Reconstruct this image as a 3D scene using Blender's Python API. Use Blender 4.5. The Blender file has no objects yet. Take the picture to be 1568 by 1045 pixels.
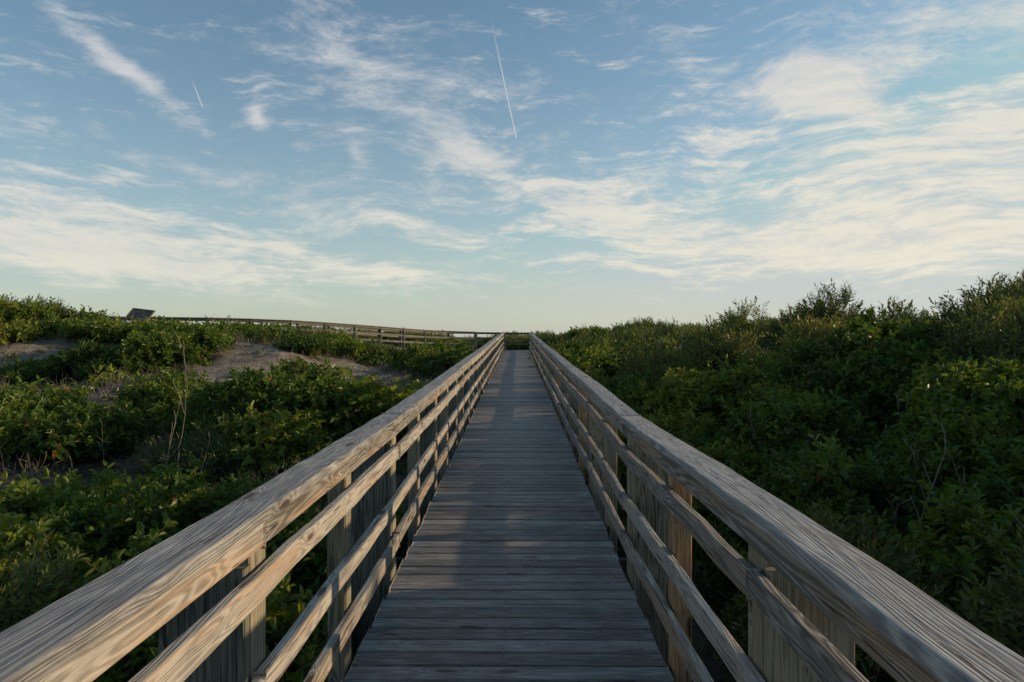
import bpy, math, random, time
import numpy as np
from mathutils import Vector, Matrix
random.seed(7); rng=np.random.default_rng(11)
scene=bpy.context.scene
SUN_AZ=76.0; SUN_EL=14.5
# ------------------------------------------------------------------ noise
def _h(ix,iy,s):
    n=(ix.astype(np.int64)*374761393+iy.astype(np.int64)*668265263+s*1274126177)&0x7fffffff
    n=((n^(n>>13))*1274126177)&0x7fffffff
    n=(n^(n>>16))&0xffff
    return n/65535.0
def vnoise(x,y,s=0):
    x=np.asarray(x,float); y=np.asarray(y,float)
    ix=np.floor(x); iy=np.floor(y); fx=x-ix; fy=y-iy
    fx=fx*fx*(3-2*fx); fy=fy*fy*(3-2*fy)
    a=_h(ix,iy,s); b=_h(ix+1,iy,s); c=_h(ix,iy+1,s); d=_h(ix+1,iy+1,s)
    return (a*(1-fx)+b*fx)*(1-fy)+(c*(1-fx)+d*fx)*fy
def fbm(x,y,s=0,o=4):
    t=0;a=.5;f=1
    for i in range(o):
        t=t+a*vnoise(x*f,y*f,s+i*17); a*=.5; f*=2.03
    return t
def ss(a,b,x):
    t=np.clip((np.asarray(x,float)-a)/(b-a),0,1); return t*t*(3-2*t)
# ------------------------------------------------------------------ layout functions
def zdeck(y): return 0.0 if y<4.7 else 0.0215*(y-4.7)
def zdeck_np(y): return np.where(y<4.7,0,0.0215*(y-4.7))
GXS=[-30,-24,-17.6,-15.8,-13,-10,-7.9,-6.2,-4.5,-2.5,-1.2]; GZS=[2.3,2.3,2.35,1.65,1.5,1.5,1.42,1.0,.5,.1,-.15]
def crest(x): return np.interp(x,GXS,GZS)
def topcap(x,y):
    """highest plant top the left dune carries"""
    r=np.interp(x,[-30,-18,-16.6,-15.2,-13,-10,-7.9,-6.2,-4.5,-3,-1.2],[2.85,2.7,2.45,1.98,1.9,1.85,1.68,1.3,.85,1.2,1.1])
    if y<8: return 9.
    if y<18.5: return (1.45-.052*y) if x>-5.2 else (1.3-.05*y)
    return float(r)
def terrain(x,y):
    x=np.asarray(x,float); y=np.asarray(y,float)
    base=-1.0+0.034*np.clip(y,0,46)
    S=.16*ss(7,13,y)+.24*ss(13.5,17.0,y)+.60*ss(17.8,22.3,y)
    side=ss(1.2,3.0,-x)
    left=side*(crest(x)-base)*S*(1-.42*ss(25.5,29.5,y))*(1-.6*ss(45,90,y))
    right=ss(1.8,7.5,x)*(0.55+0.35*ss(8,25,y))*(1-0.5*ss(40,90,y))
    z=base+left+right
    z+=(fbm(x*.35,y*.35,3)-.47)*0.5*ss(1.2,4,np.abs(x))*(1-ss(60,200,np.abs(y)))*(1-.7*ss(18,22,y))
    z+=(fbm(x*.95,y*.95,9)-.47)*0.62*ss(1.0,3,-x)*(1-.75*ss(20.5,23,y))*ss(5,9,y)
    z+=(fbm(x*1.3,y*1.3,9)-.47)*0.22*ss(1.0,3,np.abs(x))*(1-ss(40,90,np.abs(y)))
    far=ss(70,400,np.hypot(x,y))
    return z*(1-far)+(-0.6)*far
sand_p=[(-7.6,19.8,1.8,1.9),(-8.8,18.2,1.2,.8),(-6.3,20.6,1.1,1.4),(-14.8,20.0,1.6,1.3),(-12.0,20.9,.9,.7),(-4.4,20.6,1.0,1.8),(-6.4,9.0,1.2,.7),(-9.3,14.2,1.3,.6),(-11.8,16.6,1.1,.5),(-5.7,22.4,1.2,.8),(-5.6,17.2,1.1,.7),(-8.8,21.8,1.4,.7),(-3.2,18.5,.8,.8),(-7.3,15.4,.9,.5),(-17.3,19.6,1.0,.9)]
def sandmask(x,y):
    x=np.asarray(x,float); m=np.zeros_like(x)
    for (a,b,rx,ry) in sand_p:
        d=np.sqrt(((x-a)/rx)**2+((y-b)/ry)**2)+(fbm(x*1.2,y*1.2,31)-.47)*1.9
        m=np.maximum(m,1-ss(.8,1.15,d))
    return m
# ------------------------------------------------------------------ node helpers
class NT:
    def __init__(s,nt): s.nt=nt; s.n=nt.nodes; s.l=nt.links
    def new(s,t,**k):
        n=s.n.new(t)
        for a,b in k.items(): setattr(n,a,b)
        return n
    def put(s,sock,v):
        if isinstance(v,bpy.types.NodeSocket): s.l.new(v,sock)
        elif v is not None: sock.default_value=v
    def m(s,op,a,b=None,c=None,clamp=False):
        n=s.new('ShaderNodeMath',operation=op); n.use_clamp=clamp
        s.put(n.inputs[0],a); s.put(n.inputs[1],b) if b is not None else None
        if c is not None: s.put(n.inputs[2],c)
        return n.outputs[0]
    def xyz(s,x,y,z):
        n=s.new('ShaderNodeCombineXYZ'); s.put(n.inputs[0],x); s.put(n.inputs[1],y); s.put(n.inputs[2],z); return n.outputs[0]
    def sep(s,v):
        n=s.new('ShaderNodeSeparateXYZ'); s.put(n.inputs[0],v); return n.outputs
    def noise(s,v,scale=1,detail=4,rough=.55,dist=0,dim='3D',w=None):
        n=s.new('ShaderNodeTexNoise',noise_dimensions=dim); s.put(n.inputs['Vector'],v)
        n.inputs['Scale'].default_value=scale; n.inputs['Detail'].default_value=detail
        n.inputs['Roughness'].default_value=rough; n.inputs['Distortion'].default_value=dist
        if w is not None: s.put(n.inputs['W'],w)
        return n.outputs['Fac']
    def sm(s,v,a,b,to0=0.,to1=1.):
        n=s.new('ShaderNodeMapRange',interpolation_type='SMOOTHSTEP'); s.put(n.inputs[0],v)
        n.inputs[1].default_value=a; n.inputs[2].default_value=b; n.inputs[3].default_value=to0; n.inputs[4].default_value=to1
        return n.outputs[0]
    def mapping(s,v,loc,rot,sc,ty='POINT'):
        n=s.new('ShaderNodeMapping',vector_type=ty); s.put(n.inputs[0],v); n.inputs[1].default_value=loc; n.inputs[2].default_value=rot; n.inputs[3].default_value=sc
        return n.outputs[0]
    def mix(s,f,a,b,mode='MIX'):
        n=s.new('ShaderNodeMix',data_type='RGBA',blend_type=mode); 
        s.put(n.inputs[0],f); s.put(n.inputs[6],a); s.put(n.inputs[7],b); return n.outputs[2]
    def bump(s,h,st=.3,dist=.01):
        n=s.new('ShaderNodeBump'); n.inputs['Strength'].default_value=st; n.inputs['Distance'].default_value=dist
        s.put(n.inputs['Height'],h); return n.outputs[0]
def C(r,g,b): return (r,g,b,1)
def newmat(name):
    m=bpy.data.materials.new(name); m.use_nodes=True; t=NT(m.node_tree)
    b=m.node_tree.nodes['Principled BSDF']; return m,t,b
# ------------------------------------------------------------------ materials
def wood(name,dark,mid,light,warm,warmth=.5,grainc=1.0,var=.5,rough=.7,crackt=.61,knots=True):
    m,t,b=newmat(name)
    uv=t.new('ShaderNodeUVMap').outputs[0]; u,v,_=t.sep(uv)
    isl=t.new('ShaderNodeNewGeometry').outputs['Random Per Island']
    r=t.m('MULTIPLY',isl,97.3)
    low=t.noise(t.xyz(t.m('MULTIPLY',u,.55),t.m('MULTIPLY',v,11),r),1,2,.45)
    vor=t.new('ShaderNodeTexVoronoi',feature='F1'); vor.inputs['Randomness'].default_value=1
    t.put(vor.inputs['Vector'],t.xyz(t.m('MULTIPLY',u,2.0),t.m('MULTIPLY',v,7.0),r)); vor.inputs['Scale'].default_value=1
    kd=vor.outputs['Distance']
    kb=t.m('EXPONENT',t.m('MULTIPLY',t.m('MULTIPLY',kd,kd),-26.0))
    ring=t.m('MULTIPLY_ADD',low,17.0,t.m('MULTIPLY_ADD',v,14.0,t.m('MULTIPLY',kb,3.4)))
    band=t.m('ADD',t.m('MULTIPLY',t.m('SINE',t.m('MULTIPLY',ring,6.283)),.5),.5)
    fine=t.noise(t.xyz(t.m('MULTIPLY',u,6),t.m('MULTIPLY',v,230),r),1,2,.7)
    streak=t.noise(t.xyz(t.m('MULTIPLY',u,1.7),t.m('MULTIPLY',v,44),t.m('ADD',r,11.)),1,4,.7)
    blot=t.noise(t.xyz(t.m('MULTIPLY',u,4.5),t.m('MULTIPLY',v,15),t.m('ADD',r,5.)),1,6,.74)
    stain=t.noise(t.xyz(t.m('MULTIPLY',u,1.3),t.m('MULTIPLY',v,6),t.m('ADD',r,51.)),1,5,.7)
    crack=t.sm(streak,crackt,crackt+.035)
    core=t.sm(kd,.075,.14,1.,0.)
    f=t.m('ADD',t.m('MULTIPLY',band,.28*grainc),t.m('ADD',t.m('MULTIPLY',fine,.50),t.m('ADD',t.m('MULTIPLY',blot,1.15),t.m('MULTIPLY',streak,.30))))
    f=t.m('ADD',f,t.m('MULTIPLY',t.m('SUBTRACT',isl,.5),var))
    c1=t.mix(t.sm(f,.78,1.12),C(*dark),C(*mid)); c2=t.mix(t.sm(f,1.08,1.55),c1,C(*light))
    wf=t.m('MULTIPLY',t.sm(t.noise(t.xyz(t.m('MULTIPLY',u,.9),t.m('MULTIPLY',v,9),t.m('ADD',r,31.)),1,4,.65),.47,.66),warmth)
    c3=t.mix(wf,c2,t.mix(.55,c2,C(*warm)))
    c3=t.mix(t.m('MULTIPLY',t.sm(stain,.50,.68),.55),c3,t.mix(1.,c3,C(.50,.50,.52),'MULTIPLY'))
    c4=t.mix(t.m('MULTIPLY',crack,.85),c3,C(dark[0]*.22,dark[1]*.21,dark[2]*.2))
    c5=t.mix(t.m('MULTIPLY',t.sm(kb,.35,1.),.5),c4,C(.15,.09,.05))
    c5=t.mix(t.m('MULTIPLY',core,.85),c5,C(.04,.027,.018))
    t.put(b.inputs['Base Color'],c5); b.inputs['Roughness'].default_value=rough
    b.inputs['Specular IOR Level'].default_value=.35
    hgt=t.m('SUBTRACT',t.m('ADD',t.m('MULTIPLY',band,.35),t.m('MULTIPLY',fine,.7)),t.m('MULTIPLY',crack,1.5))
    t.put(b.inputs['Normal'],t.bump(hgt,.8,.005))
    return m
m_deck=wood('weathered_deck_wood',(.085,.081,.078),(.18,.175,.168),(.34,.335,.325),(.20,.15,.10),.3,1.0,.36,.5)
m_cap=wood('weathered_cap_wood',(.09,.09,.09),(.20,.199,.197),(.39,.387,.38),(.30,.20,.11),.35,1.2,.25,.6)
m_rail=wood('weathered_rail_wood',(.105,.098,.085),(.235,.222,.198),(.40,.38,.345),(.46,.25,.10),.75,1.6,.50,.66)
m_post=wood('post_wood',(.10,.092,.062),(.20,.18,.128),(.30,.27,.20),(.34,.19,.07),.7,2.4,.35)
m_warm=wood('warm_toned_post_wood',(.12,.075,.04),(.27,.165,.085),(.42,.27,.15),(.5,.22,.07),.9,2.4,.35)  # more orange tone for some narrow right-hand posts
m_panel=wood('darkened_brace_wood',(.05,.052,.042),(.10,.10,.082),(.17,.165,.135),(.12,.10,.06),.3,2.6,.3)  # weathered tone with the left panels' shade put into the colour; also far rails
m_under=wood('understructure_wood',(.04,.035,.03),(.08,.07,.06),(.12,.1,.09),(.1,.07,.04),.3)

m_nail,t,b=newmat('rusty_screw'); b.inputs['Base Color'].default_value=C(.03,.02,.015); b.inputs['Roughness'].default_value=.6; b.inputs['Metallic'].default_value=.4

m_ground,t,b=newmat('dune_sand')
pos=t.new('ShaderNodeNewGeometry').outputs['Position']
at=t.new('ShaderNodeAttribute',attribute_name='sand').outputs['Fac']
n1=t.noise(pos,1.6,6,.65); n2=t.noise(pos,14,5,.7); n3=t.noise(pos,60,3,.6); n4=t.noise(pos,4.5,5,.7)
lit=t.mix(t.sm(n2,.35,.65),C(.10,.08,.055),C(.25,.21,.16))
lit=t.mix(t.m('MULTIPLY',t.sm(n1,.5,.62),.6),lit,C(.08,.09,.03))
snd=t.mix(t.sm(n2,.35,.7),C(.33,.29,.24),C(.54,.49,.42))
snd=t.mix(t.m('MULTIPLY',t.sm(n3,.52,.66),.55),snd,C(.13,.105,.08))
snd=t.mix(t.m('MULTIPLY',t.sm(n4,.49,.60),.7),snd,C(.15,.125,.09))
snd=t.mix(t.m('MULTIPLY',t.sm(n1,.52,.64),.55),snd,C(.14,.12,.08))
t.put(b.inputs['Base Color'],t.mix(t.m('ADD',t.m('MULTIPLY',at,.85),.08),lit,snd)); b.inputs['Roughness'].default_value=.95
t.put(b.inputs['Normal'],t.bump(t.m('ADD',t.m('ADD',n2,t.m('MULTIPLY',n3,.5)),t.m('MULTIPLY',n4,1.5)),1.,.16))

def leafmat(name,a,bb,c,trans=.3,dry=(.28,.14,.035)):
    m,t,b=newmat(name)
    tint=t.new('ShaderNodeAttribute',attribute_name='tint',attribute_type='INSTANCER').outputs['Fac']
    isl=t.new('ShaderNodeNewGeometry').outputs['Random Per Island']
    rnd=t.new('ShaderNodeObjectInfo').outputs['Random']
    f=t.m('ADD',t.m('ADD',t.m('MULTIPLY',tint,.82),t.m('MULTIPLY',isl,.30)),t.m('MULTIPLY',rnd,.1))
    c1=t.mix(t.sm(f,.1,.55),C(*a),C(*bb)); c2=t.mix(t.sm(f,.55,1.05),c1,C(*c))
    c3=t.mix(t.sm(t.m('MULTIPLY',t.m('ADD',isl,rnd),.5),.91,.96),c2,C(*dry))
    t.put(b.inputs['Base Color'],c3); b.inputs['Roughness'].default_value=.45; b.inputs['Specular IOR Level'].default_value=.4
    tr=t.new('ShaderNodeBsdfTranslucent'); t.put(tr.inputs[0],t.mix(1.,c3,C(1.45,1.3,.45),'MULTIPLY'))
    mx=t.new('ShaderNodeMixShader'); mx.inputs[0].default_value=trans
    t.l.new(b.outputs[0],mx.inputs[1]); t.l.new(tr.outputs[0],mx.inputs[2])
    out=[n for n in t.n if n.type=='OUTPUT_MATERIAL'][0]; t.l.new(mx.outputs[0],out.inputs[0])
    return m
m_leaf=leafmat('broad_leaf',(.035,.078,.016),(.094,.162,.024),(.26,.28,.042),.36)
m_leafb=leafmat('myrtle_leaf',(.035,.066,.019),(.088,.132,.028),(.21,.225,.050),.32)
m_stem,t,b=newmat('stem_bark'); b.inputs['Base Color'].default_value=C(.15,.10,.06); b.inputs['Roughness'].default_value=.9
m_dry,t,b=newmat('dry_twig'); 
rr=t.new('ShaderNodeObjectInfo').outputs['Random']; t.put(b.inputs['Base Color'],t.mix(rr,C(.17,.135,.105),C(.34,.29,.235))); b.inputs['Roughness'].default_value=.9
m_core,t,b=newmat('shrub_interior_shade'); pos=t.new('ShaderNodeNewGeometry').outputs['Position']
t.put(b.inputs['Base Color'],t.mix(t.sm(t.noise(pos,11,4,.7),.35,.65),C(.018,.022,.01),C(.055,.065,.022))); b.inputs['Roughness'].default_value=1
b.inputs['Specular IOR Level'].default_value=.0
# ------------------------------------------------------------------ board builder
class Boards:
    def __init__(s): s.v=[];s.f=[];s.uv=[]
    def _skin(s,rings,dist,W,H):
        cs=[(-1,-1),(1,-1),(1,1),(-1,1)]; offv=[('z',0),('y',2*W+.9),('z',1.3*W+.4),('y',W+.5)]
        i0=len(s.v); uo=random.uniform(0,30); n=len(rings)-1
        for r in rings: s.v+=r
        for k in range(n):
            a0,a1=dist[k],dist[k+1]; j0=i0+4*k; j1=j0+4
            for q in range(4):
                q2=(q+1)%4; s.f.append([j0+q,j1+q,j1+q2,j0+q2][::-1]); kk,o=offv[q]
                def cc(i): return o+(cs[i][0]*W/2 if kk=='z' else cs[i][1]*H/2)
                s.uv+=[(uo+a0,cc(q)),(uo+a1,cc(q)),(uo+a1,cc(q2)),(uo+a0,cc(q2))][::-1]
        s.f.append([i0,i0+3,i0+2,i0+1][::-1]); s.uv+=[(uo+cs[i][0]*W*.15,cs[i][1]*H/2) for i in (0,3,2,1)][::-1]
        j=i0+4*n; s.f.append([j,j+1,j+2,j+3][::-1]); s.uv+=[(uo+cs[i][0]*W*.15,cs[i][1]*H/2) for i in (0,1,2,3)][::-1]
    def box(s,c,ax,ay,az,L,W,H):
        c=Vector(c); ax=Vector(ax).normalized(); ay=Vector(ay).normalized(); az=Vector(az).normalized()
        rings=[[c+ax*a+ay*(b_*W/2)+az*(d*H/2) for (b_,d) in ((-1,-1),(1,-1),(1,1),(-1,1))] for a in (-L/2,L/2)]
        s._skin(rings,[0,L],W,H)
    def between(s,p0,p1,W,H,gap=.003):
        p0=Vector(p0);p1=Vector(p1); d=p1-p0; L=d.length; ax=d.normalized()
        ay=Vector((0,0,1)).cross(ax).normalized(); az=ax.cross(ay)
        s.box((p0+p1)/2,ax,ay,az,L-gap,W,H)
    def poly(s,pts,W,H,wob=.002,step=.31,gap=.003):
        """one long board through several fixing points, slightly warped between them"""
        pts=[Vector(p) for p in pts]; d0=(pts[1]-pts[0]).normalized(); d1=(pts[-1]-pts[-2]).normalized()
        pts[0]=pts[0]+d0*gap/2; pts[-1]=pts[-1]-d1*gap/2
        C_=[pts[0]]; fix=[True]
        for a,b_ in zip(pts[:-1],pts[1:]):
            n=max(1,round((b_-a).length/step))
            for k in range(1,n+1): C_.append(a.lerp(b_,k/n)); fix.append(k==n)
        rings=[];dist=[0.]
        for k,c in enumerate(C_):
            if k: dist.append(dist[-1]+(c-C_[k-1]).length)
            ax=(C_[min(k+1,len(C_)-1)]-C_[max(k-1,0)]).normalized(); ay=Vector((0,0,1)).cross(ax).normalized(); az=ax.cross(ay)
            dy,dz,rt_=(0,0,random.gauss(0,wob*2)) if fix[k] else (random.gauss(0,wob),random.gauss(0,wob),random.gauss(0,wob*7))
            rings.append([c+ay*(b_*W/2+dy-rt_*d*H/2)+az*(d*H/2+dz+rt_*b_*W/2) for (b_,d) in ((-1,-1),(1,-1),(1,1),(-1,1))])
        s._skin(rings,dist,W,H)
    def make(s,name,mat,bev=.004,parent=None,seg=2):
        me=bpy.data.meshes.new(name); me.from_pydata([tuple(v) for v in s.v],[],s.f)
        uvl=me.uv_layers.new(name='UVMap'); uvl.data.foreach_set('uv',[c for p in s.uv for c in p])
        me.materials.append(mat); o=bpy.data.objects.new(name,me); scene.collection.objects.link(o)
        if bev:
            md=o.modifiers.new('bevel','BEVEL'); md.width=bev; md.segments=seg; md.limit_method='ANGLE'
        if parent: o.parent=parent
        return o
def empty(name):
    e=bpy.data.objects.new(name,None); scene.collection.objects.link(e); e.empty_display_size=.3; return e
CX=-.045; HW=.755
walk=empty('wooden_boardwalk')
B=Boards(); nails=[]
y=-2.2
while y<41.4:
    w=.1345+random.uniform(-.002,.002)
    zc=zdeck(y)-.019+random.uniform(-.0028,.0028)
    tilt=random.uniform(-.003,.003); yaw=random.uniform(-.0025,.0025); cup=random.uniform(-.006,.006)
    B.box((CX+random.uniform(-.008,.008),y,zc),(1,yaw,tilt),(-yaw,1,cup+(.0215 if y>4.7 else 0)),(-tilt,-cup,1),2*(HW+.036),w,.038)
    if y<16:
        for xo in (-.70,-.02,.69):
            for yo in (-.038,.036):
                nails.append((CX+xo+random.uniform(-.012,.012),y+yo+random.uniform(-.006,.006),zc+.0195))
    y+=.1455+random.uniform(-.0008,.0015)
B.make('deck_planks',m_deck,.006,walk)
v=[];f=[]
for (x,yy,z) in nails:
    i=len(v)
    for k in range(6):
        a=k*math.pi/3; v.append((x+.0048*math.cos(a),yy+.0048*math.sin(a),z+.0012))
    f.append([i+k for k in range(6)])
me=bpy.data.meshes.new('deck_screws'); me.from_pydata(v,[],f); me.materials.append(m_nail)
o=bpy.data.objects.new('deck_screws',me); scene.collection.objects.link(o); o.parent=walk
B=Boards()
for xo in (-.68,0,.68):
    ys=[-2.4,4.7,12,20,30,41.4]
    for a,b_ in zip(ys[:-1],ys[1:]): B.between((CX+xo,a,zdeck(a)-.16),(CX+xo,b_,zdeck(b_)-.16),.045,.215)
yy=-1.57
while yy<41:
    B.box((CX,yy,zdeck(yy)-.38),(1,0,0),(0,1,0),(0,0,1),2.1,.045,.19); yy+=2.48
B.make('joists',m_under,.003,walk,1)
RB=Boards(); PB=Boards(); QB=Boards(); CB=Boards(); WB=Boards()
ST=2.48; ys=[2.15+ST*k for k in range(-3,16)]; ys=[q for q in ys if q<41.0]+[41.35]
levels=[(1.034,.09),(.858,.09),(.535,.09),(.262,.09)]
for si_,sgn in enumerate((-1,1)):
    xin=CX+sgn*HW
    jx=[random.uniform(-.014,.014) for _ in ys]; jz=[random.uniform(-.011,.011) for _ in ys]
    def run(BB,xo,zo,W,H,start,je,wob):
        cuts=list(range(start,len(ys),2)); cuts=sorted(set([0]+cuts+[len(ys)-1]))
        for a,b_ in zip(cuts[:-1],cuts[1:]):
            pts=[(xin+jx[i]+sgn*xo+random.uniform(-je,je)*.5,ys[i],zdeck(ys[i])+jz[i]+zo+random.uniform(-je,je)) for i in range(a,b_+1)]
            BB.poly(pts,W,H,wob)
    run(CB,.047,1.105,.145,.038,2-si_*0,.0012,.0018)
    for li,(zz,hh) in enumerate(levels): run(RB,.025,zz,.037,hh,1+(li+si_)%2,.0025 if li==0 else .008,.0010 if li==0 else .0024)
    for i,a in enumerate(ys):
        zz=zdeck(a); xo=xin+jx[i]+sgn*(.052)
        PB.box((xo+sgn*.045,a+.07,zz-.145),(0,0,1),(1,0,0),(0,1,0),2.40,.09,.14)
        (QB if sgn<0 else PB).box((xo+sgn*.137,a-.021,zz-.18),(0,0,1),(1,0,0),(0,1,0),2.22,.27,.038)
        if i<len(ys)-1 and ys[i+1]-a>2:
            am=a+ST/2; zz=zdeck(am)
            xo=xin+(jx[i]+jx[i+1])/2+sgn*.053
            (WB if sgn>0 and i%2==1 else PB).box((xo+sgn*.045,am+.03,zz-.145),(0,0,1),(1,0,0),(0,1,0),2.40,.09,.12)
CB.make('handrail_caps',m_cap,.005,walk); RB.make('handrails',m_rail,.006,walk); PB.make('rail_posts',m_post,.005,walk); QB.make('brace_panels',m_panel,.004,walk); WB.make('warm_toned_posts',m_warm,.005,walk)

# ---- walkway beyond, turning left along the dune
path=[(1.0,42.3,.80),(-1.2,42.3,.80),(-3.8,41.6,.85),(-6.0,39.4,.92),(-7.6,36.8,1.05),(-9.2,34.4,1.18),(-11.0,32.4,1.30),(-13.2,30.9,1.37),(-15.8,29.9,1.38),(-18.5,29.3,1.38),(-22,28.9,1.38)]
far=empty('dune_overlook_walkway')
P=[Vector(p) for p in path]
def offs(P,d):
    out=[]
    for i,p in enumerate(P):
        t=(P[min(i+1,len(P)-1)]-P[max(i-1,0)]); t.z=0; t.normalize()
        n=Vector((-t.y,t.x,0)); out.append(p+n*d)
    return out
def resample(P,st):
    out=[P[0].copy()]; acc=0
    for a,b_ in zip(P[:-1],P[1:]):
        L=(b_-a).length; s_=st-acc
        while s_<=L: out.append(a.lerp(b_,s_/L)); s_+=st
        acc=L-(s_-st)
    return out
DB=Boards(); c=resample(P,.146)
for i,p in enumerate(c[:-1]):
    t=(c[i+1]-p).normalized(); n=Vector((-t.y,t.x,0)).normalized()
    DB.box(p-Vector((0,0,.019+.0015*(i%2))),n,t,t.cross(n)*-1,1.6,.14,.036)
DB.make('deck_planks_far',m_deck,0,far)
FR=Boards(); FP=Boards()
for d in (-.8,.8):
    Q=resample(offs(P,d),1.8)
    if abs(Q[0].y-41.5)<.2: Q=[q for q in Q if q.x<-.95]
    for a,b_ in zip(Q[:-1],Q[1:]):
        FR.between(a+Vector((0,0,1.1)),b_+Vector((0,0,1.1)),.14,.04)
        for zz in (1.035,.72,.38): FR.between(a+Vector((0,0,zz)),b_+Vector((0,0,zz)),.038,.09)
    for q in Q: FP.box(q+Vector((0,0,.0))-Vector((0.0,.07 if d<0 else -.07,.1)),(0,0,1),(1,0,0),(0,1,0),2.3,.12,.12)
FR.between((.86,41.4,1.9),(.86,43.1,1.9),.14,.04)
for zz in (1.83,1.52,1.18): FR.between((.84,41.4,zz),(.84,43.1,zz),.038,.09)
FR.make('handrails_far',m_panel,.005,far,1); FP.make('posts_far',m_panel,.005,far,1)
# ------------------------------------------------------------------ interpretive sign
sg=empty('interpretive_sign')
m_sign,t,b=newmat('sign_panel'); tc=t.new('ShaderNodeTexCoord').outputs['Object']
t.put(b.inputs['Base Color'],t.mix(t.sm(t.noise(tc,9,3,.6),.45,.6),C(.03,.03,.028),C(.10,.085,.06))); b.inputs['Roughness'].default_value=.4
S=Boards(); sx,sy=-14.75,26.6; SZ=2.52
S.box((0,0,0),(1,0,-.12),(0,.82,.57),(0,-.57,.82),.80,.62,.03)
o=S.make('panel',m_sign,.003,sg); o.location=(sx,sy,SZ)
S=Boards()
ay=Vector((0,.82,.57)); az=Vector((0,-.57,.82)); ax=Vector((1,0,-.12)).normalized(); c0=Vector((sx,sy,SZ))
S.box(c0+ay*.33,ax,ay,az,.88,.04,.055); S.box(c0-ay*.33,ax,ay,az,.88,.04,.055)
S.box(c0+ax*.42,ay,ax,az,.62,.04,.055); S.box(c0-ax*.42,ay,ax,az,.62,.04,.055)
S.make('frame',m_under,.003,sg)
S=Boards()
S.box((sx-.28,sy+.02,1.93),(0,0,1),(1,0,0),(0,1,0),1.1,.09,.09); S.box((sx+.28,sy+.02,1.89),(0,0,1),(1,0,0),(0,1,0),1.05,.09,.09)
S.make('legs',m_post,.003,sg)
# ------------------------------------------------------------------ ground
def axis(lo,hi,st,far_lo,far_hi):
    a=list(np.arange(lo,hi+1e-6,st)); s=st; x=hi
    while x<far_hi: s*=1.22; x+=s; a.append(x)
    s=st; x=lo
    while x>far_lo: s*=1.22; x-=s; a.insert(0,x)
    return np.array(a)
gx=axis(-24,20,.2,-5000,5000); gy=axis(-4,46,.2,-3000,8000)
X,Y=np.meshgrid(gx,gy); Z=terrain(X,Y)
nx,ny=len(gx),len(gy)
co=np.stack([X.ravel(),Y.ravel(),Z.ravel()],1)
i=np.arange(nx-1)[None,:]+np.arange(ny-1)[:,None]*nx; i=i.ravel()
fc=np.stack([i,i+1,i+1+nx,i+nx],1)
me=bpy.data.meshes.new('sand_dune_ground'); me.from_pydata(co.tolist(),[],fc.tolist())
at=me.attributes.new('sand','FLOAT','POINT'); at.data.foreach_set('value',sandmask(X.ravel(),Y.ravel()).astype(np.float32))
me.materials.append(m_ground); me.shade_smooth()
o=bpy.data.objects.new('sand_dune_ground',me); scene.collection.objects.link(o)
# ------------------------------------------------------------------ plant parts
class Mesh:
    def __init__(s): s.v=[];s.f=[];s.m=[]
    def tube(s,p0,p1,r0,r1,n=3,mi=1):
        p0=Vector(p0);p1=Vector(p1); d=(p1-p0).normalized(); a=d.orthogonal().normalized(); b_=d.cross(a); i=len(s.v)
        for p,r in ((p0,r0),(p1,r1)):
            for k in range(n):
                t=2*math.pi*k/n; s.v.append(p+a*(r*math.cos(t))+b_*(r*math.sin(t)))
        for k in range(n): s.f.append([i+k,i+(k+1)%n,i+n+(k+1)%n,i+n+k]); s.m.append(mi)
    def leaf(s,p,d,up,L,W,fold=.25,droop=.2,mi=0,lo=False):
        d=d.normalized(); side=d.cross(up)
        if side.length<1e-3: side=d.orthogonal()
        side.normalize(); n=side.cross(d).normalized(); i=len(s.v)
        if lo:
            s.v+=[p,p+d*L*.5+side*W*.5,p+d*L-n*L*droop,p+d*L*.5-side*W*.5]
            s.f.append([i,i+1,i+2]);s.f.append([i,i+2,i+3]); s.m+=[mi,mi]; return
        pts=[p, p+d*L*.38+side*W*.5+n*W*fold, p+d*L*.8+side*W*.3+n*(W*fold*.6-L*droop*.4), p+d*L-n*L*droop,
             p+d*L*.8-side*W*.3+n*(W*fold*.6-L*droop*.4), p+d*L*.38-side*W*.5+n*W*fold]
        s.v+=pts
        for f in ((0,1,2,3),(0,3,4,5)): s.f.append([i+k for k in f]); s.m.append(mi)
    def obj(s,name,mats):
        me=bpy.data.meshes.new(name); me.from_pydata([tuple(v) for v in s.v],[],s.f)
        for m in mats: me.materials.append(m)
        me.polygons.foreach_set('material_index',s.m)
        return bpy.data.objects.new(name,me)
def rv(): 
    v=Vector((random.gauss(0,1),random.gauss(0,1),random.gauss(0,1))); return v.normalized()
def sprig(name,mat,nst,nl,L,W,H,spread,droop,lo=False):
    M=Mesh()
    for sidx in range(nst):
        a=random.uniform(0,6.283); r=spread*random.uniform(.2,1)
        d=Vector((math.cos(a)*r,math.sin(a)*r,1)).normalized(); h=H*random.uniform(.6,1.1)
        p0=Vector((math.cos(a),math.sin(a),0))*random.uniform(0,.04)-Vector((0,0,.05)); prev=p0
        for k in range(1,3):
            q=p0+d*h*k/2+rv()*.014*k; M.tube(prev,q,.004*(1.3-k*.35),.004*(1.0-k*.35)); prev=q
        for k in range(nl):
            t=.15+.85*(k+random.random()*.6)/nl; p=p0+d*h*t+rv()*.006
            a2=k*2.4+random.uniform(-.5,.5); o_=d.orthogonal().normalized(); o2=d.cross(o_)
            out=(o_*math.cos(a2)+o2*math.sin(a2)); ld=(out*(1.15-.6*t)+d*(.35+.6*t)+rv()*.3)
            s_=random.uniform(.65,1.15)*(1.05-.3*t)
            M.leaf(p,ld,d+rv()*.3,L*s_,W*s_,random.uniform(.1,.35),droop*random.uniform(.3,1.4),0,lo)
    return M.obj(name,[mat,m_stem])
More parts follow.
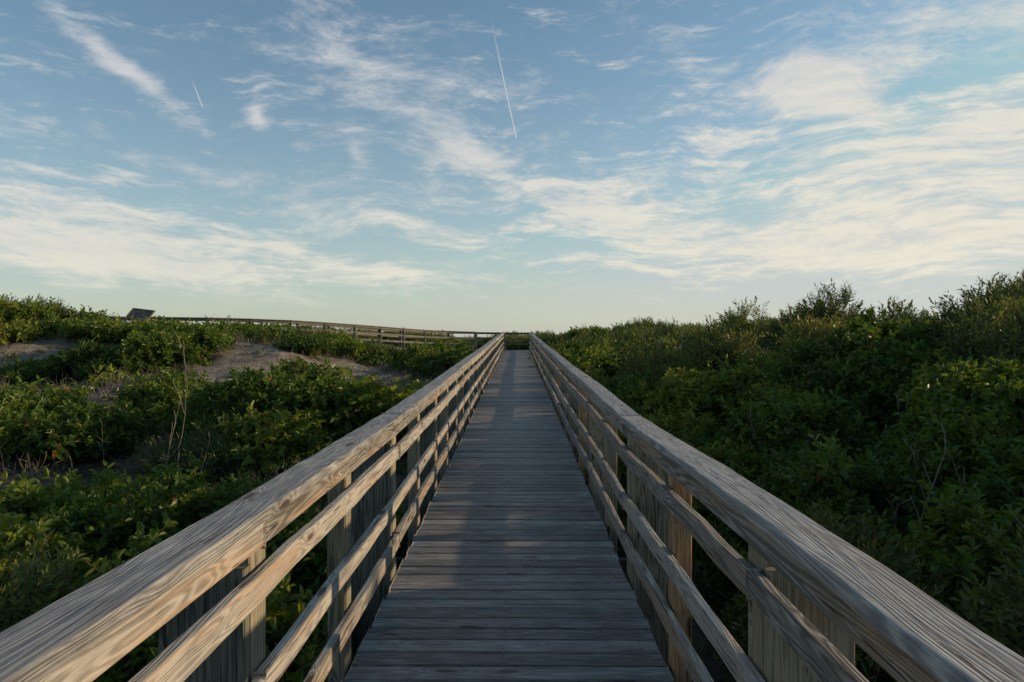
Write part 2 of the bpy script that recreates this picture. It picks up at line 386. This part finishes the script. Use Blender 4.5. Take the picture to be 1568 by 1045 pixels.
def twigs(name,n,H):
    M=Mesh()
    for i in range(n):
        a=random.uniform(0,6.283); d=Vector((math.cos(a)*.7,math.sin(a)*.7,random.uniform(.4,1.2))).normalized()
        p=Vector((random.uniform(-.1,.1),random.uniform(-.1,.1),-.03)); h=H*random.uniform(.4,1)
        for k in range(3):
            q=p+d*h/3; M.tube(p,q,.0035*(1-k*.25),.0035*(.8-k*.25),3,0)
            if random.random()<.7:
                e=(d+rv()*.8).normalized(); M.tube(q,q+e*h*.3,.002,.001,3,0)
            p=q; d=(d+rv()*.28).normalized()
    return M.obj(name,[m_dry])
def coll(name,obs):
    c=bpy.data.collections.new(name)
    for o in obs: c.objects.link(o)
    return c
colA=coll('broadleaf_sprigs',[sprig('a_broad_%d'%k,m_leaf,4,8,.10,.054,.28,.85,.35) for k in range(5)])
colB=coll('myrtle_sprigs',[sprig('b_myrtle_%d'%k,m_leafb,6,11,.09,.025,.32,.75,.12,True) for k in range(5)])
colT=coll('dry_twigs',[twigs('c_twigs_%d'%k,12,.38) for k in range(4)])
def scatter(name,pts,rots,scl,tint,vid,collection):
    me=bpy.data.meshes.new(name); me.from_pydata(pts.tolist(),[],[])
    a=me.attributes.new('rot','FLOAT_VECTOR','POINT'); a.data.foreach_set('vector',rots.astype(np.float32).ravel())
    for nm,arr in (('scl',scl),('tint',tint)):
        a=me.attributes.new(nm,'FLOAT','POINT'); a.data.foreach_set('value',arr.astype(np.float32))
    a=me.attributes.new('vid','INT','POINT'); a.data.foreach_set('value',vid.astype(np.int32))
    o=bpy.data.objects.new(name,me); scene.collection.objects.link(o)
    g=bpy.data.node_groups.new(name+'_gn','GeometryNodeTree')
    g.interface.new_socket('Geometry',in_out='INPUT',socket_type='NodeSocketGeometry'); g.interface.new_socket('Geometry',in_out='OUTPUT',socket_type='NodeSocketGeometry')
    N=g.nodes; gi=N.new('NodeGroupInput'); go=N.new('NodeGroupOutput'); ip=N.new('GeometryNodeInstanceOnPoints')
    ci=N.new('GeometryNodeCollectionInfo'); ci.inputs[0].default_value=collection; ci.inputs['Separate Children'].default_value=True; ci.inputs['Reset Children'].default_value=True
    def attr(nm,ty):
        n=N.new('GeometryNodeInputNamedAttribute'); n.data_type=ty; n.inputs[0].default_value=nm; return n.outputs[0]
    e=N.new('FunctionNodeEulerToRotation')
    l=g.links; l.new(attr('rot','FLOAT_VECTOR'),e.inputs[0]); l.new(gi.outputs[0],ip.inputs['Points']); l.new(ci.outputs[0],ip.inputs['Instance'])
    ip.inputs['Pick Instance'].default_value=True; l.new(attr('vid','INT'),ip.inputs['Instance Index'])
    l.new(e.outputs[0],ip.inputs['Rotation']); l.new(attr('scl','FLOAT'),ip.inputs['Scale']); l.new(ip.outputs[0],go.inputs[0])
    md=o.modifiers.new('instances','NODES'); md.node_group=g
    return o
def euler_from_dir(n,spin):
    a=np.arctan2(n[:,1],n[:,0]); b=np.arccos(np.clip(n[:,2],-1,1)); c=spin
    ca,sa,cb,sb,cc,sc=np.cos(a),np.sin(a),np.cos(b),np.sin(b),np.cos(c),np.sin(c)
    R00=ca*cb*cc-sa*sc; R10=sa*cb*cc+ca*sc; R20=-sb*cc; R21=sb*sc; R22=cb
    return np.stack([np.arctan2(R21,R22),-np.arcsin(np.clip(R20,-1,1)),np.arctan2(R10,R00)],1)
# ------------------------------------------------------------------ shrubs list
shr=[] # x,y,zc,rx,ry,rz,kind,tint
def canopy_right(x,y):
    low=-.1+.016*y
    t=ss(1.6,7.8+.02*y,x)
    top=1.70-.02*ss(8.5,12,x)-.20*ss(16,24,y)-.25*ss(24,40,y)
    return low*(1-t)+top*t
yy=-3.
while yy<48:
    st=1.08+.024*max(yy,0); xx=1.35
    while xx<20:
        x=xx+random.uniform(-.45,.45)*st; y=yy+random.uniform(-.5,.5)*st
        if x>1.3 and not(y>41 and x<2.2):
            r=st*random.uniform(.45,.82)
            far_=float(ss(1.5,4.5,x))
            zt=float(canopy_right(x,y))+random.gauss(0,.28)*far_+(fbm(x*.55,y*.55,77)-.47)*2.1*far_
            r=min(r,(x-CX)-.95+.25)
            tz=float(terrain(x,y)); zt=max(zt,tz+.35)
            zt=min(zt,float(canopy_right(x,y))+random.uniform(.2,.6))
            rz=min(max(.9*r+.25,.4),1.1)
            kind=1 if (vnoise(x*.45,y*.45,5)+ .25*float(ss(4.5,9,x))-.10)>.47 else 0
            shr.append((x,y,zt-rz,r,r*random.uniform(.8,1.2),rz,kind,random.random()))
        xx+=st*(1+.015*xx)
    yy+=st*.78
for (x,y,zt,r) in ((9.2,13.6,2.42,.45),(9.7,12.9,2.5,.5),(7.9,17.3,2.6,.55),(8.5,11.2,2.2,.6),(10.4,13.8,2.5,.5),(6.9,20.5,2.3,.6),(9.7,12.1,2.45,.4),(5.0,16.2,1.6,.8),(7.0,9.6,2.0,.7),(5.6,12.5,1.7,.8),
    (3.3,4.6,.45,.65),(4.3,5.6,.75,.7),(3.0,6.4,.5,.6),(4.9,4.3,.8,.7),(5.2,7.4,1.2,.8),(3.4,8.3,.8,.7)):
    shr.append((x,y,zt-.7,r,r,.7,1 if y>9 else 0,random.random()))
# left
def add_left(x,y,hgt,r,kind):
    tz=float(terrain(x,y)); top=min(tz+hgt,max(topcap(x,y),tz+.12)); hgt=top-tz
    rz=max(.22,hgt*.65); shr.append((x,y,top-rz,r,r*random.uniform(.8,1.2),rz,kind,random.random()))
yy=-3.
while yy<29:
    st=.84+.020*max(yy,0); xx=-1.35
    while xx>-24:
        x=xx+random.uniform(-.45,.45)*st; y=yy+random.uniform(-.45,.45)*st
        cov=float(fbm(x*.42,y*.42,21)); near=(1-float(ss(5,9,y)))
        thr=.465-.14*near
        sm=float(sandmask(np.array([x]),np.array([y]))[0])
        if x<-1.35 and cov>thr and sm<.3:
            r=st*random.uniform(.35,.90); r=min(r,abs(x-CX)-.7)
            hgt=random.uniform(.2,.5)+max(0,(cov-.5))*2.5+.3*r
            if y<9: hgt=min(.35+.65*random.random()+.4*(cov-.4),1.15)
            if y>18: hgt*=.8
            if y>10 and float(sandmask(np.array([x]),np.array([y+1.2]))[0])>.3: hgt*=.65
            add_left(x,y,hgt,r,0 if random.random()<.75 else 1)
        xx-=st*(1+.02*abs(xx))
    yy+=st*.82
for (x,y,hgt,r) in ((-3.4,12.2,1.3,1.1),(-4.6,12.0,1.2,1.1),(-2.5,12.4,1.0,.9),(-3.9,10.8,.9,.8),(-2.9,6.3,1.1,.7),(-3.7,5.8,1.0,.6),(-4.5,6.7,.9,.8),
   (-17.6,22.8,.5,1.5),(-15.9,22.9,.35,1.1),(-2.6,29,.7,1.),(-2.3,33,.7,1.),(-3.2,36,.6,1.),(-3.1,24.5,1.0,1.2),(-2.6,22.5,.9,.8),(-10.4,19.4,.8,.9),(-11.8,22.4,.7,.9),(-6.3,23.6,.5,.9),(-8.7,23.6,.5,1.),(-5.3,24.4,.5,.9),(-10.2,23,.4,.9),
   (-13.5,15,.6,1.1),(-12.2,12.2,.6,1.),(-9.6,11.8,.5,.9),(-8.4,10.6,.5,.8),(-15.5,17,.6,1.),(-13.0,18.6,.5,.8),(-15.8,21.2,.35,.6),(-7.2,11.2,.6,.8),(-10.2,17.2,.5,.7),(-11.6,18.6,.6,.8),(-6.2,18.9,.4,.45),(-8.2,16.6,.4,.6),(-9.5,20.9,.35,.4)):
    add_left(x,y,hgt,r,0)
for k in range(130):
    x=random.uniform(-26,22); y=random.uniform(44,70)
    tz=float(terrain(x,y)); r=random.uniform(.9,1.8); h=random.uniform(.5,.9); shr.append((x,y,tz+h-.6,r,r,.6,random.choice((0,1)),random.random()))
SH=np.array([s_[:6] for s_ in shr])
# ------------------------------------------------------------------ sample sprigs
res={0:[],1:[]}
for si,(x,y,zc,rx,ry,rz,kind,tn) in enumerate(shr):
    d=max(2.2,math.hypot(x,y)); 
    scale=1.0+ (0.0 if d<6 else min((d-6)*.055,1.3))
    dens={0:47,1:45}[kind]/(scale**1.9)
    if y<0.5: dens*=.5
    area=2*math.pi*rx*(rx*.5+rz*.5)*1.1
    n=int(area*dens)+3
    u=rng.uniform(-.30,1,n); a=rng.uniform(0,2*math.pi,n); q=np.sqrt(1-u*u)
    dirs=np.stack([q*np.cos(a),q*np.sin(a),u],1)
    lump=1+(vnoise(dirs[:,0]*2.2+x*7,dirs[:,1]*2.2+y*5,40)-.5)*.55
    rad=lump*rng.uniform(.80,1.06,n)
    p=np.stack([x+dirs[:,0]*rx*rad,y+dirs[:,1]*ry*rad,zc+dirs[:,2]*rz*rad],1)
    nn=dirs/np.array([rx,ry,rz]); nn/=np.linalg.norm(nn,axis=1,keepdims=True)
    nn=nn*.8+np.array([0,0,.45])+rng.normal(0,.33,(n,3)); nn/=np.linalg.norm(nn,axis=1,keepdims=True)
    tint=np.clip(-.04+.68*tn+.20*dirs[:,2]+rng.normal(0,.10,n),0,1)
    tz=terrain(p[:,0],p[:,1])
    keep=(p[:,2]>tz-.03)&~((np.abs(p[:,0]-CX)<1.0)&(p[:,1]<43))&~((np.abs(p[:,0]-CX)<1.25)&(p[:,1]<43)&(p[:,2]>zdeck_np(p[:,1])+.6))
    nb=np.where((np.abs(SH[:,0]-x)<rx+1.8)&(np.abs(SH[:,1]-y)<ry+1.8))[0]; nb=nb[nb!=si]
    for j in nb:
        q_=((p[:,0]-SH[j,0])/SH[j,3])**2+((p[:,1]-SH[j,1])/SH[j,4])**2+((p[:,2]-SH[j,2])/SH[j,5])**2
        keep&=~(q_<.42)
        keep&=~((p[:,2]<SH[j,2])&(((p[:,0]-SH[j,0])/SH[j,3])**2+((p[:,1]-SH[j,1])/SH[j,4])**2<.35))
    p=p[keep]
    sc=np.full((len(p),1),scale)*rng.uniform(.7,1.2,(len(p),1))
    if x<-1 and y>18: sc*=.8
    res[kind].append(np.concatenate([p,nn[keep],sc,tint[keep][:,None]],1))
PW=np.array([(a.x,a.y,a.z) for a in resample(P,.4)])
tot=0
for kind,nm,cl in ((0,'broadleaf_dune_shrubs',colA),(1,'wax_myrtle_shrubs',colB)):
    A=np.concatenate(res[kind]); 
    m=A[:,1]>27
    dd=np.full(len(A),9.); 
    if m.any(): dd[m]=np.min(np.hypot(A[m,0][:,None]-PW[None,:,0],A[m,1][:,None]-PW[None,:,1]),axis=1)
    A=A[dd>1.15]; n=len(A); tot+=n
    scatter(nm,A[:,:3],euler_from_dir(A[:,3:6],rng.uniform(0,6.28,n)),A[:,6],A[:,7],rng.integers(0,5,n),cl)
# creeping ground cover + twigs on left
n=3600; x=rng.uniform(-22,-1.3,n); y=2+rng.uniform(0,1,n)**.9*24
sm=sandmask(x,y); keep=((sm<.4)|(rng.uniform(0,1,n)<.22)); x=x[keep];y=y[keep]
z=terrain(x,y); n=len(x); nrm=np.tile([0,0,1.],(n,1))+rng.normal(0,.45,(n,3)); nrm/=np.linalg.norm(nrm,axis=1,keepdims=True)
gc=fbm(x*.8,y*.8,55)>.46
scatter('creeping_ground_cover',np.stack([x,y,z-.05],1)[gc],euler_from_dir(nrm,rng.uniform(0,6.28,n))[gc],(rng.uniform(.5,1.1,n)*(1+.02*y))[gc],rng.uniform(.1,.8,n)[gc],rng.integers(0,5,n)[gc],colA)
n=5000; x=np.concatenate([rng.uniform(-19,-1.3,n),rng.uniform(1.3,6,500)]); y=np.concatenate([2+rng.uniform(0,1,n)*21,rng.uniform(1,20,500)]); n=len(x)
z=terrain(x,y); nrm=np.tile([0,0,1.],(n,1))+rng.normal(0,.4,(n,3)); nrm/=np.linalg.norm(nrm,axis=1,keepdims=True)
k=(fbm(x*.7,y*.7,66)>.42)&(sandmask(x,y)*rng.uniform(0.2,1,n)<.48)
scatter('dry_brush',np.stack([x,y,z],1)[k],euler_from_dir(nrm,rng.uniform(0,6.28,n))[k],rng.uniform(.6,1.4,n)[k],rng.uniform(0,1,n)[k],rng.integers(0,4,n)[k],colT)
# interiors
import bmesh
bm=bmesh.new(); bmesh.ops.create_icosphere(bm,subdivisions=2,radius=1); iv=np.array([v.co[:] for v in bm.verts]); ifc=np.array([[v.index for v in f.verts] for f in bm.faces]); bm.free()
VV=[];FF=[];k=0
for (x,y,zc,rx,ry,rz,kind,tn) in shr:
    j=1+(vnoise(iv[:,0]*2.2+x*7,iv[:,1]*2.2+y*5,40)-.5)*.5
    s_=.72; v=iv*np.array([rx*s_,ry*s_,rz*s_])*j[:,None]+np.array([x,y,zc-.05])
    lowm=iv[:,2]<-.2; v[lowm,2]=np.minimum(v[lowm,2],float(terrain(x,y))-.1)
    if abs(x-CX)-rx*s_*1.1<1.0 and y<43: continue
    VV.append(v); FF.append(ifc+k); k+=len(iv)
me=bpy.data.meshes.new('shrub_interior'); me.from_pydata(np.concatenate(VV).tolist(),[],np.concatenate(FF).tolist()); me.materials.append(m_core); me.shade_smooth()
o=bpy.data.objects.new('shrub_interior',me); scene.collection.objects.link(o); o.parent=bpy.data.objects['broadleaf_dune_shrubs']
# ------------------------------------------------------------------ tall dry stalks and bare branches
def stalk(M,p,H,lean,branch=5,r=.006):
    p=Vector(p); d=Vector((lean[0],lean[1],1)).normalized(); seg=10
    for k in range(seg):
        q=p+d*H/seg; M.tube(p,q,r*(1-k/seg*.75),r*(1-(k+1)/seg*.75),4,0)
        if k>2 and random.random()<branch/seg:
            e=(d*1.1+rv()*.7).normalized(); pp=q
            for j in range(3):
                qq=pp+e*H*.05; M.tube(pp,qq,r*.4,r*.25,3,0); pp=qq; e=(e+rv()*.3).normalized()
        p=q; d=(d+rv()*.09).normalized()
M=Mesh()
for (x,y,H,l,br) in ((-4.55,9.0,2.2,(.05,0),6),(-3.7,7.5,1.3,(.12,.05),4),(-4.0,7.6,1.75,(-.02,0),5),(-5.8,11.5,1.3,(.3,0),5),(-6.0,13,1.3,(.2,0),5),(-2.5,5.6,.9,(-.2,0),3)):
    stalk(M,(x,y,float(terrain(x,y))),H,l,br,.0075)
for k in range(16):
    x=random.uniform(-17,-6); y=random.uniform(22,24.5); stalk(M,(x,y,float(terrain(x,y))),random.uniform(.5,.95),(random.uniform(-.3,.3),0),5,.008)
for (x,y) in ((4.1,20),(4.35,20.2),(4.6,19.8),(3.2,22),(3.8,21),(6.0,19)):
    stalk(M,(x,y,1.0),random.uniform(.8,1.25),(random.uniform(-.3,.5),0),6,.008)
for k in range(30):
    x=random.uniform(-9,-2); y=random.uniform(3.5,12); stalk(M,(x,y,float(terrain(x,y))),random.uniform(.5,.95),(random.uniform(-.4,.4),random.uniform(-.3,.3)),6,.004)
o=M.obj('dry_weed_stalks',[m_dry]); scene.collection.objects.link(o)
M=Mesh()
for k in range(26):
    x=random.uniform(2.6,7); y=random.uniform(3,10)
    stalk(M,(x,y,float(terrain(x,y))),random.uniform(.9,1.5),(random.uniform(-.5,.3),random.uniform(-.5,.1)),8,.012)
o=M.obj('bare_branches',[m_dry]); scene.collection.objects.link(o)
# ------------------------------------------------------------------ camera
cam=bpy.data.cameras.new('camera'); co=bpy.data.objects.new('camera',cam); scene.collection.objects.link(co)
co.location=(0,0,1.65); co.rotation_euler=(math.radians(90-.36),0,math.radians(.44)); cam.lens=24; cam.sensor_width=36; cam.clip_end=20000; cam.clip_start=.05
scene.camera=co
# ------------------------------------------------------------------ sun + sky
az=math.radians(SUN_AZ); el=math.radians(SUN_EL)
sd=Vector((math.sin(az)*math.cos(el),math.cos(az)*math.cos(el),math.sin(el)))
L=bpy.data.lights.new('sun','SUN'); L.energy=4.6; L.angle=math.radians(1.0); L.color=(1,.74,.45)
lo=bpy.data.objects.new('sun',L); scene.collection.objects.link(lo); lo.rotation_euler=sd.to_track_quat('Z','Y').to_euler()
w=bpy.data.worlds.new('World'); scene.world=w; w.use_nodes=True; t=NT(w.node_tree)
bg=t.n['Background']; bg.inputs[1].default_value=.15
sky=t.new('ShaderNodeTexSky',sky_type='NISHITA'); sky.sun_disc=False; sky.sun_elevation=el; sky.sun_rotation=az; sky.air_density=1.0; sky.dust_density=.9; sky.ozone_density=1.5
dirv=t.new('ShaderNodeTexCoord').outputs['Generated']; dx,dy,dz=t.sep(dirv)
A=t.m('ARCTAN2',dx,dy); E=t.m('ARCSINE',dz)
AE=t.xyz(A,E,0.)
def px(x,y):
    a=math.atan((x-792)/1045.); return a, math.atan((516-y)/math.hypot(1045,x-792))
nz=t.new('ShaderNodeTexNoise'); t.put(nz.inputs['Vector'],AE); nz.inputs['Scale'].default_value=3; nz.inputs['Detail'].default_value=3
vm=t.new('ShaderNodeVectorMath',operation='MULTIPLY_ADD'); t.put(vm.inputs[0],nz.outputs['Color']); vm.inputs[1].default_value=(.16,.11,0); 
vs=t.new('ShaderNodeVectorMath',operation='SUBTRACT'); t.put(vs.inputs[0],AE); vs.inputs[1].default_value=(.08,.055,0); t.put(vm.inputs[2],vs.outputs[0])
W=vm.outputs[0]
def blobs(L):
    acc=None
    for (x,y,w_,h_,rot,s) in L:
        a0,e0=px(x,y); k=1/1045.*1.75
        v=t.mapping(W,(a0,e0,0),(0,0,-math.radians(rot)),(w_*k*.9,h_*k*.95,1),'TEXTURE')
        g=t.new('ShaderNodeTexGradient',gradient_type='QUADRATIC_SPHERE'); t.put(g.inputs[0],v)
        acc=t.m('MULTIPLY_ADD',g.outputs['Fac'],s*1.25,acc if acc is not None else 0.)
    return acc
flat=blobs([(90,375,360,60,3,.95),(300,410,280,36,4,.85),(170,330,200,26,8,.6),(610,415,140,20,5,.85),(450,370,130,20,10,.85),(660,350,150,26,9,.85),
  (880,305,160,46,12,1.0),(1120,365,360,52,8,.9),(1450,370,330,70,0,.8),(930,405,160,20,5,.8),(1500,190,190,66,-8,.85),
  (1330,270,350,80,3,.65),(1100,225,220,50,-12,.45),(60,265,220,34,8,.5)])
diag=blobs([(560,120,340,80,30,.70),(730,240,100,34,25,.9),(200,105,130,16,30,1.1),(412,190,36,18,50,1.2),(1235,145,80,34,0,1.9),(1300,185,70,24,20,1.2),
  (1330,60,280,80,-15,.45),(470,300,320,46,15,.5),(1540,40,160,80,0,.4),(560,255,26,16,60,.8),(1100,120,200,40,-10,.2)])
nf=t.noise(t.mapping(W,(0,0,0),(0,0,math.radians(5)),(7,42,1)),1,7,.72,0)
nd=t.noise(t.mapping(W,(3,1,3),(0,0,math.radians(33)),(6.5,23,1)),1,7,.72,0)
fine=t.noise(t.mapping(W,(0,0,8),(0,0,math.radians(-25)),(34,80,1)),1,2,.65,0)
df=t.sm(t.m('ADD',t.m('MULTIPLY_ADD',nf,2.3,t.m('MULTIPLY',fine,.36)),t.m('MULTIPLY',flat,.60)),1.40,2.04)
dd=t.sm(t.m('ADD',t.m('MULTIPLY_ADD',nd,1.75,t.m('MULTIPLY',fine,.40)),t.m('MULTIPLY',diag,.55)),1.09,1.86)
dens=t.m('SUBTRACT',1.,t.m('MULTIPLY',t.m('SUBTRACT',1.,df),t.m('SUBTRACT',1.,dd)))
dens=t.m('MULTIPLY',dens,t.sm(E,.012,.085))
def contrail(x0,y0,x1,y1,wd,s):
    a0,e0=px(x0,y0); a1,e1=px(x1,y1); da,de=a1-a0,e1-e0; Ln=math.hypot(da,de)
    v=t.mapping(AE,(a0,e0,0),(0,0,math.atan2(de,da)),(Ln,wd,1),'TEXTURE'); p,q,_=t.sep(v)
    return t.m('MULTIPLY',t.m('MULTIPLY',t.sm(t.m('ABSOLUTE',q),.1,.5,s,0.),t.sm(p,-.02,.6)),t.sm(p,.985,1.0,1.,0.))
dens=t.m('MAXIMUM',dens,t.m('MAXIMUM',contrail(748,10,791,214,.0024,.85),contrail(292,118,310,165,.0026,.75)))
K=.1/.15
def S3(r,g,b): return C(r*K,g*K,b*K)
warm=t.sm(E,.02,.42,1.,0.)
rt=t.sm(A,-.6,.75)
ccol=t.mix(warm,S3(6.4,6.5,6.7),S3(8.1,7.7,6.5)); ccol=t.mix(t.m('MULTIPLY',rt,.6),ccol,S3(9.4,8.6,6.8))
shade=t.sm(t.m('MULTIPLY_ADD',fine,.3,nf),.45,.8); ccol=t.mix(t.m('MULTIPLY',t.m('SUBTRACT',1.,shade),.45),ccol,S3(4.6,5.1,5.8))
skyc=t.mix(1.,sky.outputs[0],C(.68,.91,.94),'MULTIPLY')
lim=t.new('ShaderNodeMix',data_type='RGBA',blend_type='DARKEN'); lim.inputs[0].default_value=.8; t.put(lim.inputs[6],skyc); lim.inputs[7].default_value=S3(4.2,5.2,5.9); skyc=lim.outputs[2]
glow=t.m('MULTIPLY',t.m('EXPONENT',t.m('MULTIPLY',t.m('ABSOLUTE',E),-5.)),t.m('MULTIPLY_ADD',rt,.2,.60))
skyc=t.mix(glow,skyc,S3(6.6,6.5,5.9))
final=t.mix(t.m('MULTIPLY',dens,.86),skyc,ccol)
t.put(bg.inputs[0],final)
w.cycles.sampling_method='MANUAL'; w.cycles.sample_map_resolution=512
scene.view_settings.view_transform='Standard'; scene.view_settings.look='None'; scene.view_settings.exposure=0
print('SPRIGS',tot,'SHRUBS',len(shr))
